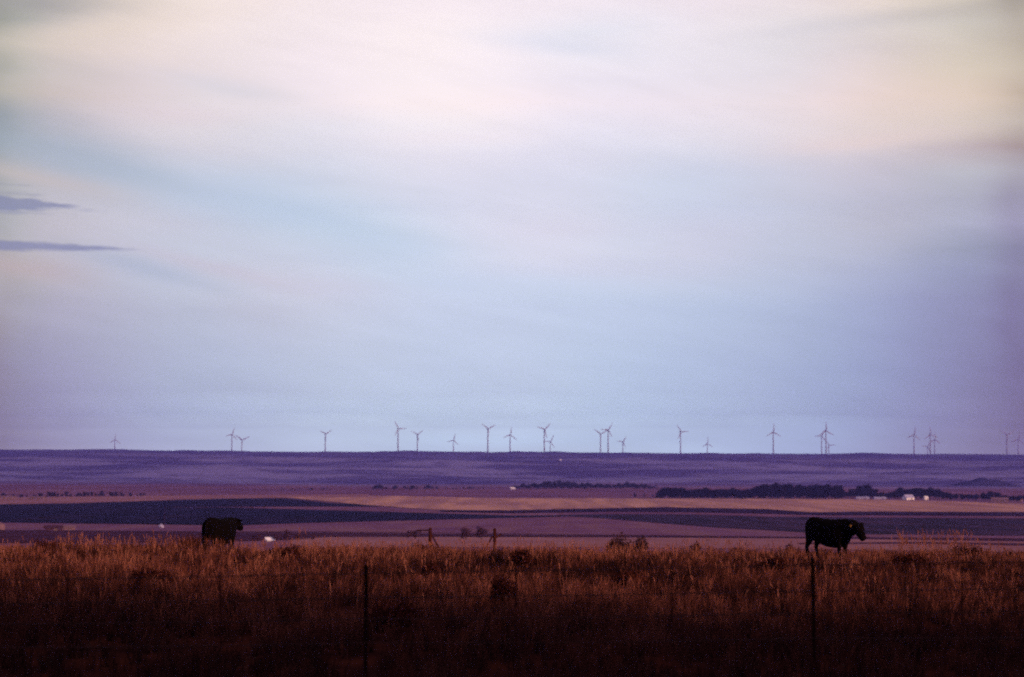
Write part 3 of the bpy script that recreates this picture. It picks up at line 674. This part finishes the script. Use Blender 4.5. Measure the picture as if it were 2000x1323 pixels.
shed('farm_shed', 1685, 975, 15, 7, 1.5, 1.1, R(-4), M_grey, M_grey, 'long low grey shed under the tallest farm tree')
shed('farm_shed', 1718, 975, 14, 7, 1.3, 1.0, R(8), M_grey, M_grey, 'long low bluish shed between the tallest tree and the white building')
shed('barn', 1953, 981, 18, 7, 2.6, 2.2, R(-12), M_pinkish, M_pinkish, 'long low pinkish barn near the right edge')
shed('white_shed', 1001, 957, 7, 6, 2.0, 1.6, R(15), M_grey, M_white, 'small white farm building at the left end of the distant wood')
shed('white_shed', 1095, 901, 3.5, 4, 2.6, 1.6, R(15), M_grey, M_white, 'tiny white building alone high on the far slope', wins=1)
shed('farm_shed', 12, 976, 20, 8, 2.2, 1.4, R(6), M_pinkish, M_pinkish, 'pale low shed at the left edge above the wheat field')
shed('farm_shed', 72, 976, 15, 7, 1.8, 1.2, R(-6), M_pinkish, M_pinkish, 'dimmer pale shed among the trees above the wheat field')
shed('farm_shed', 130, 1036, 7.5, 4, 1.2, .7, R(12), M_pinkish, M_pinkish, 'faded low shed below the dark wheat field at left')
shed('hay_shelter', 105, 1037, 7, 4, 1.4, .7, R(2), M_plough, M_plough, 'low dark shelter left of the faded shed', wins=0)
shed('roofed_shed', 527, 1062, 1.9, 1.5, .35, .5, R(15), M_white, M_white, 'small white roof peeking over the grass right of the left cow', wins=0, D=560)
def bin_(px, base_y, r, h, hr, mat, label, name='grain_bin'):
    D = hit(px, base_y); t = empty(name, on_ground(px, D))
    m = MB(); m.tube((0, 0, -.6), (0, 0, h), r, r, 24); m.build('drum', mat, t, False)
    m = MB(); m.tube((0, 0, h + .003), (0, 0, h + hr), r * 1.05, r * .12, 24); m.tube((0, 0, h + hr + .002), (0, 0, h + hr + .25), r * .14, r * .1, 12); m.build('roof', mat, t, False)
    m = MB(); m.box((0, -r - .03, h * .4), (r * .45, .1, h * .7)); m.build('door', M_doorm, t)
    tag(t, label, 'grain bin', 'round white bins'); return t
bin_(1, 1036, 2.0, 2.4, .9, M_pinkish, 'round pale bin cut by the left edge')
bin_(315, 1032, 1.3, 1.1, .9, M_grey, 'small bluish white bin left of the standing cow')
bin_(1991, 979.5, 3.6, 3.4, 1.6, M_pinkish, 'round pinkish bin at the right edge beside the barn')

# ------------------------------------------------------------------ wooden brace posts beyond the crest
M_wood = material('weathered_wood', (.055, .015, .013), (.025, .008, .008), (12, 12, 1.5), bump=.3)
M_wire = material('wire', (.035, .022, .022), (.06, .03, .028), (9, 9, 9), rough=.6)
def brace(px, top_y, D, side, label, bar):
    g = on_ground(px, D); H = at(px, top_y, D).z - g.z
    t = empty('brace_post', g)
    m = MB(); m.tube((0, 0, -.3), (.01, 0, H), .095, .082, 12); m.tube((.01, 0, H + .001), (.01, 0, H + .025), .08, .05, 12); m.build('post', M_wood, t)
    m = MB(); m.tube((side * .1, 0, H * .78), (side * .82, .05, .1), .045, .04, 8); m.build('brace', M_wood, t)
    m = MB(); m.tube((-side * .09, 0, H - .1), (-side * .75, .3, H - .13), .035, .03, 8) if bar else m.tube((-side * .09, 0, H - .45), (-side * .34, .1, H - .3), .05, .05, 8)
    m.build('rail', M_wood, t)
    m = MB(); m.tube((side * .09, 0, H * .32), (side * .85, .05, H * .34), .02, .02, 6); m.build('lower_rail', M_wood, t)
    tag(t, label, 'fence post', 'wooden brace posts beyond the crest')
brace(840, 1032, 105, 1, 'left reddish wooden brace post with a strut leaning to the right', True)
brace(966, 1033, 106, -1, 'right wooden brace post with a strut leaning to the left', False)

# ------------------------------------------------------------------ barbed wire fence in the foreground
M_post = material('rusty_steel', (.009, .004, .004), (.018, .007, .006), (20, 20, 6), rough=.8)
fence = empty('wire_fence', on_ground(1000, 26.5))
tag(fence, 'dark barbed wire fence on thin steel posts crossing the near grass', 'fence')
fo = fence.location
def fence_D(px): return 26.0 + (px - 715) * .0012
def fpost(px, top_y):
    D = fence_D(px); g = on_ground(px, D); H = at(px, top_y, D).z - g.z
    m = MB()
    m.box((0, 0, (H - .4) / 2), (.052, .009, H + .4)); m.box((0, .024, (H - .4) / 2 - .001), (.009, .04, H + .39))
    for k in range(12): m.box((0, -.008, H - .06 - k * .09), (.02, .01, .02))
    m.box((.0, .0, H - .03), (.06, .024, .05))
    o = m.build('post', M_post, fence); o.location = g - fo; o.rotation_euler = (0, R(random.uniform(-.9, .9)), R(random.uniform(-15, 15)))
    return g, H
for px, ty in ((-160, 1120), (715, 1104), (1588, 1089), (2465, 1075)): fpost(px, ty)
def wire_y(px, k):
    return {0: 1120 - .018 * (px - 700), 1: 1168 - .0155 * (px - 700), 2: 1209 - .013 * (px - 700), 3: 1256 - .010 * (px - 700)}[k]
for px in (132, 430, 1008, 1313, 1880):
    D = fence_D(px) - .01; a = at(px, wire_y(px, 0) - 6, D) - fo; b = at(px + random.uniform(-3, 3), wire_y(px, 3) + 14, D) - fo
    m = MB(); m.tube(b, a, .011, .010, 6); m.build('stay', M_wood, fence)
for k in range(4):
    m = MB(); pts = []
    for px in range(-160, 2466, 25):
        span = ((px + 160) % 875) / 875
        sag = 5 * 4 * span * (1 - span) * (.5 + .25 * k)
        pts.append(at(px, wire_y(px, k) + sag * .5, fence_D(px) - .012) - fo)
    for a, b in zip(pts[:-1], pts[1:]): m.tube(a, b, .0065, .0065, 6, caps=False)
    for i in range(len(pts) - 1):
        p = pts[i].lerp(pts[i + 1], .5)
        for s in (-1, 1): m.tube(p + Vector((s * .006, 0, -.016)), p + Vector((-s * .006, .008 * s, .016)), .0015, .001, 4)
    m.build('wire', M_wire, fence)

# ------------------------------------------------------------------ cattle
M_coat = material('black_coat', (.0015, .0012, .0014), (.005, .003, .003), (14, 14, 14), rough=.9, spec=.02)
M_tag = material('yellow_tag', (.55, .28, .07), rough=.5)
M_eye = material('eye', (.004, .003, .003), rough=.35, spec=.2)
def make_cow(label, loc, rz, head_z, head_x, pitch, scale, stride, with_tag):
    t = empty('cow', loc, rz); t.scale = (scale,) * 3
    m = MB()
    X = lambda x, z, hw, hh, y=0: ((x, y, z), (0, hw, 0), (0, 0, hh))
    # trunk: rump -> barrel -> shoulder (rings in the YZ plane)
    m.loft([X(-.93, 1.06, .05, .12), X(-.90, 1.05, .17, .24), X(-.80, 1.05, .24, .31), X(-.62, 1.03, .30, .36), X(-.4, .97, .345, .395), X(-.1, .91, .39, .43),
            X(.2, .89, .38, .44), X(.42, .91, .33, .44), X(.60, .95, .26, .38), X(.74, .98, .19, .30), X(.84, 1.0, .12, .2)], 20)
    m.loft([X(-.78, 1.30, .05, .05), X(-.72, 1.315, .17, .075), X(-.58, 1.31, .19, .085), X(-.45, 1.29, .08, .06)], 12)      # hooks and loin
    m.loft([X(.2, 1.26, .05, .05), X(.36, 1.285, .09, .075), X(.55, 1.265, .08, .07), X(.68, 1.2, .05, .05)], 12)               # withers
    # neck towards the poll
    hx, hz = head_x, head_z
    n0 = Vector((.62, 0, 1.04)); n1 = Vector((hx, 0, hz)); d = (n1 - n0).normalized(); up = Vector((-d.z, 0, d.x))
    m.loft([(n0.lerp(n1, s), Vector((0, w, 0)), up * h) for s, w, h in ((0, .22, .33), (.25, .2, .30), (.5, .175, .265), (.78, .15, .225), (1, .135, .18))], 16)
    # dewlap and brisket
    m.loft([((.70, 0, .80), (0, .10, 0), (0, 0, .17)), ((.80, 0, .84), (0, .06, 0), (0, 0, .14)), ((.90, 0, .92), (0, .03, 0), (0, 0, .1))], 10)
    m.loft([((.5, 0, .66), (0, .13, 0), (0, 0, .12)), ((.68, 0, .67), (0, .11, 0), (0, 0, .12)), ((.80, 0, .74), (0, .05, 0), (0, 0, .07))], 10)
    # head: poll -> muzzle
    hd = Vector((math.cos(pitch), 0, math.sin(pitch))); hu = Vector((-hd.z, 0, hd.x))
    hp = n1 + hu * .03 - hd * .06
    for_h = [(-.02, .07, .08), (.05, .125, .13), (.15, .135, .145), (.26, .11, .13), (.36, .085, .105), (.45, .08, .09), (.51, .08, .082), (.55, .05, .05)]
    m.loft([(hp + hd * s - hu * (.02 + .05 * s), Vector((0, w, 0)), hu * h) for s, w, h in [(a_, b_ * 1.28, c_ * 1.32) for a_, b_, c_ in for_h]], 16)
    # ears
    for s in (-1, 1):
        e0 = hp + hd * .03 + hu * .06 + Vector((0, s * .10, 0)); ed = (Vector((0, s, 0)) - hu * .25 - hd * .2).normalized()
        m.loft([(e0 + ed * q, hd * w, hu * .028) for q, w in ((0, .03), (.06, .055), (.13, .06), (.19, .04), (.22, .012))], 10)
    # legs (front: shoulder, knee, fetlock; hind: thigh, stifle, hock)
    def leg(pts, y, n=12):
        m.loft([((x, y, z), (rx, 0, 0), (0, ry, 0)) for x, z, rx, ry in pts], n)
    for s, dx in ((-1, stride), (1, -stride * .7)):
        leg([(.50, 1.0, .17, .09), (.50 + dx * .2, .78, .14, .10), (.49 + dx * .45, .60, .095, .08), (.48 + dx * .7, .42, .06, .055), (.48 + dx * .85, .36, .062, .058), (.475 + dx, .2, .040, .042), (.475 + dx, .12, .052, .05), (.50 + dx, .07, .05, .05), (.52 + dx, 0, .065, .06)], s * .17)
    for s, dx in ((-1, -stride * .6), (1, stride)):
        leg([(-.64, 1.12, .22, .11), (-.64 + dx * .1, .92, .225, .125), (-.66 + dx * .3, .72, .17, .11), (-.74 + dx * .5, .56, .095, .075), (-.80 + dx * .7, .46, .068, .055), (-.79 + dx * .8, .40, .058, .05), (-.755 + dx, .2, .042, .042), (-.745 + dx, .12, .052, .05), (-.71 + dx, .06, .052, .05), (-.69 + dx, 0, .068, .062)], s * .17)
    # tail with switch, udder line
    m.loft([((x, 0, z), (r, 0, 0), (0, r, 0)) for x, z, r in ((-.90, 1.26, .04), (-.965, 1.16, .035), (-.985, .95, .028), (-.985, .7, .024), (-.98, .52, .05), (-.97, .38, .045), (-.96, .28, .015))], 8)
    m.loft([X(-.58, .72, .05, .05), X(-.45, .67, .12, .08), X(-.3, .68, .09, .06), X(-.2, .70, .03, .03)], 10)
    body = m.build('body', M_coat, t, True, True)
    rm = body.modifiers.new('remesh', 'REMESH'); rm.mode = 'VOXEL'; rm.voxel_size = .022; rm.use_smooth_shade = True
    sm = body.modifiers.new('smooth', 'SMOOTH'); sm.factor = .6; sm.iterations = 5
    for s in (-1, 1):
        m = MB(); p = hp + hd * .16 + hu * .045 + Vector((0, s * .128, 0)); bmesh.ops.create_uvsphere(m.bm, u_segments=12, v_segments=8, radius=.02, matrix=Matrix.Translation(p)); m.build('eye', M_eye, t, True)
    if with_tag:
        for s in with_tag:
            m = MB(); p = hp + hd * .0 + hu * .0 + Vector((0, s * .27, -.02)); mt = Matrix.Translation(p) @ Matrix.Rotation(R(20), 4, 'Y')
            m.box((0, 0, -.02), (.05, .012, .06), m=mt); m.tube(p + Vector((0, 0, .015)), p + Vector((0, -s * .03, .05)), .008, .008, 8); m.build('ear_tag', M_tag, t)
    tag(t, label, 'cow', 'black cattle in the grass')
    return t
g = on_ground(1621, 65)
make_cow('black cow walking right with lowered head and a small yellow ear tag', g, R(-52), 1.14, 1.10, R(-54), 1.06, .06, (-1,))
g = on_ground(431, 79)
make_cow('black cow standing broadside left of centre, head raised and turned away', g, R(69), 1.17, .98, R(-24), 1.2, -.03, None)

# ------------------------------------------------------------------ grass (one mass of blades nobody could count)
def grass_material():
    m = bpy.data.materials.new('dry_grass'); m.use_nodes = True
    N, M, MIX, L = nt_new(m.node_tree)
    out = N('ShaderNodeOutputMaterial'); p = N('ShaderNodeBsdfPrincipled')
    tr = N('ShaderNodeBsdfTranslucent'); mx = N('ShaderNodeMixShader'); mx.inputs[0].default_value = .25
    a = N('ShaderNodeAttribute', attribute_name='tint')
    L(a.outputs['Color'], p.inputs['Base Color']); L(a.outputs['Color'], tr.inputs[0])
    p.inputs['Roughness'].default_value = .8; p.inputs['Specular IOR Level'].default_value = .1
    L(p.outputs[0], mx.inputs[1]); L(tr.outputs[0], mx.inputs[2]); L(mx.outputs[0], out.inputs[0])
    return m
M_grass = grass_material()

def patch(x, y, s, o):
    return (np.sin(x / s + 1.7 * np.sin(y / (s * 1.3) + o)) * np.sin(y / (s * 1.9) + 1.1 * np.sin(x / (s * .8) + o * 2)) + .6 * np.sin(x / (s * .37) + o * 3 + y / (s * .9)) * np.sin(y / (s * .6) + o)) / 1.6

DARK, MID, TAN, GOLD = np.array([.016, .004, .004]), np.array([.085, .024, .017]), np.array([.20, .066, .044]), np.array([.38, .155, .10])
def build_grass():
    n = 20000
    # tuft positions: uniform over the visible wedge
    y = np.sqrt(rng.random(n * 3) * (108 ** 2 - 16 ** 2) + 16 ** 2)
    x = (rng.random(n * 3) * 2 - 1) * (y * .275 + 8)
    keep = rng.random(n * 3) < np.clip(1.15 - y / 160 , .3, 1)
    x, y = x[keep][:n], y[keep][:n]; n = len(x)
    pn = patch(x, y, 3.1, .4); pn2 = patch(x, y, 1.2, 2.1); pn3 = patch(x, y, 7.5, 1.0)
    hh = (.36 + .12 * pn + .08 * pn3) * (.6 + .75 * rng.random(n))
    lum = np.clip(.38 + .42 * pn2 + .30 * pn3 + .75 * (rng.random(n) ** 1.6 - .38), 0, 1) * np.interp(y, [20, 40, 62], [.22, .7, 1])  # nearer tufts darkened: foreground shade put into the blade colour
    nb = 22
    tot = n * nb
    T = np.repeat(np.arange(n), nb)
    ang = rng.random(tot) * 6.283; rad = np.abs(rng.normal(size=tot)) * .09
    bx = x[T] + rad * np.cos(ang); by = y[T] + rad * np.sin(ang); bz = height(bx, by) - .01
    h = hh[T] * (.45 + .75 * rng.random(tot))
    lean = rng.normal(size=(tot, 2)) * .22 + np.stack([np.cos(ang), np.sin(ang)], 1) * rad[:, None] * 1.6 + np.array([.05, 0])
    return bx, by, bz, h, lean, lum[T], tot, y[T]

def blades(name, bx, by, bz, h, lean, lum, tot, width, gold=0.0, thin=None):
    yaw = rng.random(tot) * 6.283
    w = width * (.6 + .8 * rng.random(tot))
    dx, dy = np.cos(yaw) * w, np.sin(yaw) * w
    V = np.zeros((tot, 5, 3), np.float32)
    tipx, tipy = bx + lean[:, 0] * h, by + lean[:, 1] * h
    mx_, my_ = bx + lean[:, 0] * h * .38, by + lean[:, 1] * h * .38
    V[:, 0] = np.stack([bx - dx, by - dy, bz], 1); V[:, 1] = np.stack([bx + dx, by + dy, bz], 1)
    V[:, 2] = np.stack([mx_ + dx * .8, my_ + dy * .8, bz + h * .58], 1); V[:, 3] = np.stack([mx_ - dx * .8, my_ - dy * .8, bz + h * .58], 1)
    V[:, 4] = np.stack([tipx, tipy, bz + h], 1)
    b = np.arange(tot)[:, None] * 5
    me = np_mesh(name, V.reshape(-1, 3), quads=b + np.array([[0, 1, 2, 3]]), tris=b + np.array([[3, 2, 4]]))
    l = np.clip(lum + gold + .22 * (rng.random(tot) - .5), 0, 1.2)[:, None]
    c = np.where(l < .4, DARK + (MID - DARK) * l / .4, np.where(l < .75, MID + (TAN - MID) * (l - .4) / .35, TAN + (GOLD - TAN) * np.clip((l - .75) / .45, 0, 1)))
    colr = np.ones((tot, 5, 4), np.float32); colr[:, :, :3] = c[:, None, :]
    at_ = me.color_attributes.new('tint', 'FLOAT_COLOR', 'POINT'); at_.data.foreach_set('color', colr.ravel())
    return link_mesh(name, me, M_grass)

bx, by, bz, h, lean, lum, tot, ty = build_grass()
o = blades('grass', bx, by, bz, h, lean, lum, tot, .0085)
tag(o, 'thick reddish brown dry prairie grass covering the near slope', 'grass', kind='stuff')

def build_tussocks():
    n = 3300
    y = 62 + 30 * rng.random(n); x = (rng.random(n) * 2 - 1) * (y * .27 + 7)
    x = np.concatenate([x, (rng.random(40) * 125 + 340 - 1000) / F * 74, (rng.random(70) * 160 + 1560 - 1000) / F * 61.5])
    y = np.concatenate([y, 72 + 4 * rng.random(40), 59.5 + 3.5 * rng.random(70)]); n = len(x)
    pn = patch(x, y, .9, 3.3)
    hh = np.clip(.24 + .16 * pn + .34 * rng.random(n) ** 1.5, .14, .75); hh[-110:-70] = .66 + .2 * rng.random(40); hh[-70:] = .42 + .2 * rng.random(70)
    lum = np.clip(.66 + .38 * pn + 1.0 * (rng.random(n) ** 1.4 - .4), 0, 1); lum[-110:-70] *= .5
    nb = 20; tot = n * nb; T = np.repeat(np.arange(n), nb); a = rng.random(tot) * 6.283; rad = np.abs(rng.normal(size=tot)) * .05
    bx = x[T] + rad * np.cos(a); by = y[T] + rad * np.sin(a)
    lean = rng.normal(size=(tot, 2)) * .10 + np.array([.04, 0])
    o = blades('bunch_grass', bx, by, height(bx, by) - .01, hh[T] * (.5 + .6 * rng.random(tot)), lean, lum[T], tot, .0105)
    tag(o, 'upright tufts of rusty bunch grass along the crest', 'grass', kind='stuff')
build_tussocks()

def build_stems():
    xs, ys, hs = [], [], []
    def clump(px0, px1, d0, d1, n, h0, h1):
        for _ in range(n):
            D = random.uniform(d0, d1); px = random.uniform(px0, px1)
            xs.append(at(px, 1000, D).x); ys.append(D); hs.append(random.uniform(h0, h1))
    clump(1755, 1895, 68, 80, 110, .7, 1.3)
    clump(1735, 1960, 66, 84, 90, .6, 1.05)
    clump(110, 380, 70, 92, 110, .55, .95)
    clump(380, 660, 72, 92, 90, .5, .85)
    clump(575, 605, 80, 88, 3, 1.15, 1.35)
    clump(560, 1130, 64, 92, 420, .4, .85)
    clump(1100, 1480, 62, 90, 260, .45, .85)
    clump(1330, 1400, 76, 86, 12, .8, 1.1)
    clump(-30, 2030, 40, 92, 900, .35, .7)
    clump(-30, 2030, 60, 92, 900, .4, .75)
    n = len(xs); x = np.array(xs); y = np.array(ys); h = np.array(hs)
    lean = rng.normal(size=(n, 2)) * .14 + np.array([-.05, 0])
    V = []; Q = []
    z = height(x, y)
    C = []
    for i in range(n):
        a = rng.random() * 3.14; c, s_ = math.cos(a), math.sin(a)
        prof = [(0, .0035), (.55, .003), (.74, .0028), (.80, .010), (.90, .012), (1.0, .002)]
        for cross in ((c, s_), (-s_, c)):
            b0 = len(V)
            for t, w in prof:
                px_, py_ = x[i] + lean[i, 0] * h[i] * t ** 1.7, y[i] + lean[i, 1] * h[i] * t ** 1.7
                V.append((px_ - cross[0] * w, py_ - cross[1] * w, z[i] + h[i] * t)); V.append((px_ + cross[0] * w, py_ + cross[1] * w, z[i] + h[i] * t))
            for k in range(len(prof) - 1): Q.append((b0 + 2 * k, b0 + 2 * k + 1, b0 + 2 * k + 3, b0 + 2 * k + 2))
            C += [i] * (2 * len(prof))
    me = np_mesh('tall_grass', V, quads=Q)
    l = rng.random(n)[np.array(C)][:, None]
    colr = np.ones((len(V), 4), np.float32); colr[:, :3] = TAN + (GOLD - TAN) * l
    a_ = me.color_attributes.new('tint', 'FLOAT_COLOR', 'POINT'); a_.data.foreach_set('color', colr.ravel())
    o = link_mesh('tall_grass', me, M_grass)
    tag(o, 'tall thin seed stems standing above the dry grass', 'grass', kind='stuff')
build_stems()

# ------------------------------------------------------------------ haze: one closed box round the whole scene
def build_haze():
    m = bpy.data.materials.new('haze'); m.use_nodes = True
    N, M, MIX, L = nt_new(m.node_tree)
    out = N('ShaderNodeOutputMaterial'); v = N('ShaderNodeVolumePrincipled'); L(v.outputs[0], out.inputs['Volume'])
    v.inputs['Color'].default_value = (.30, .28, 1.0, 1); v.inputs['Density'].default_value = DENSITY; v.inputs['Anisotropy'].default_value = .55
    mb = MB(); mb.box((0, 1700, 45), (26200, 22200, 310))
    o = mb.build('haze', m)
    tag(o, 'thin violet evening haze over the valley', kind='stuff')
build_haze()
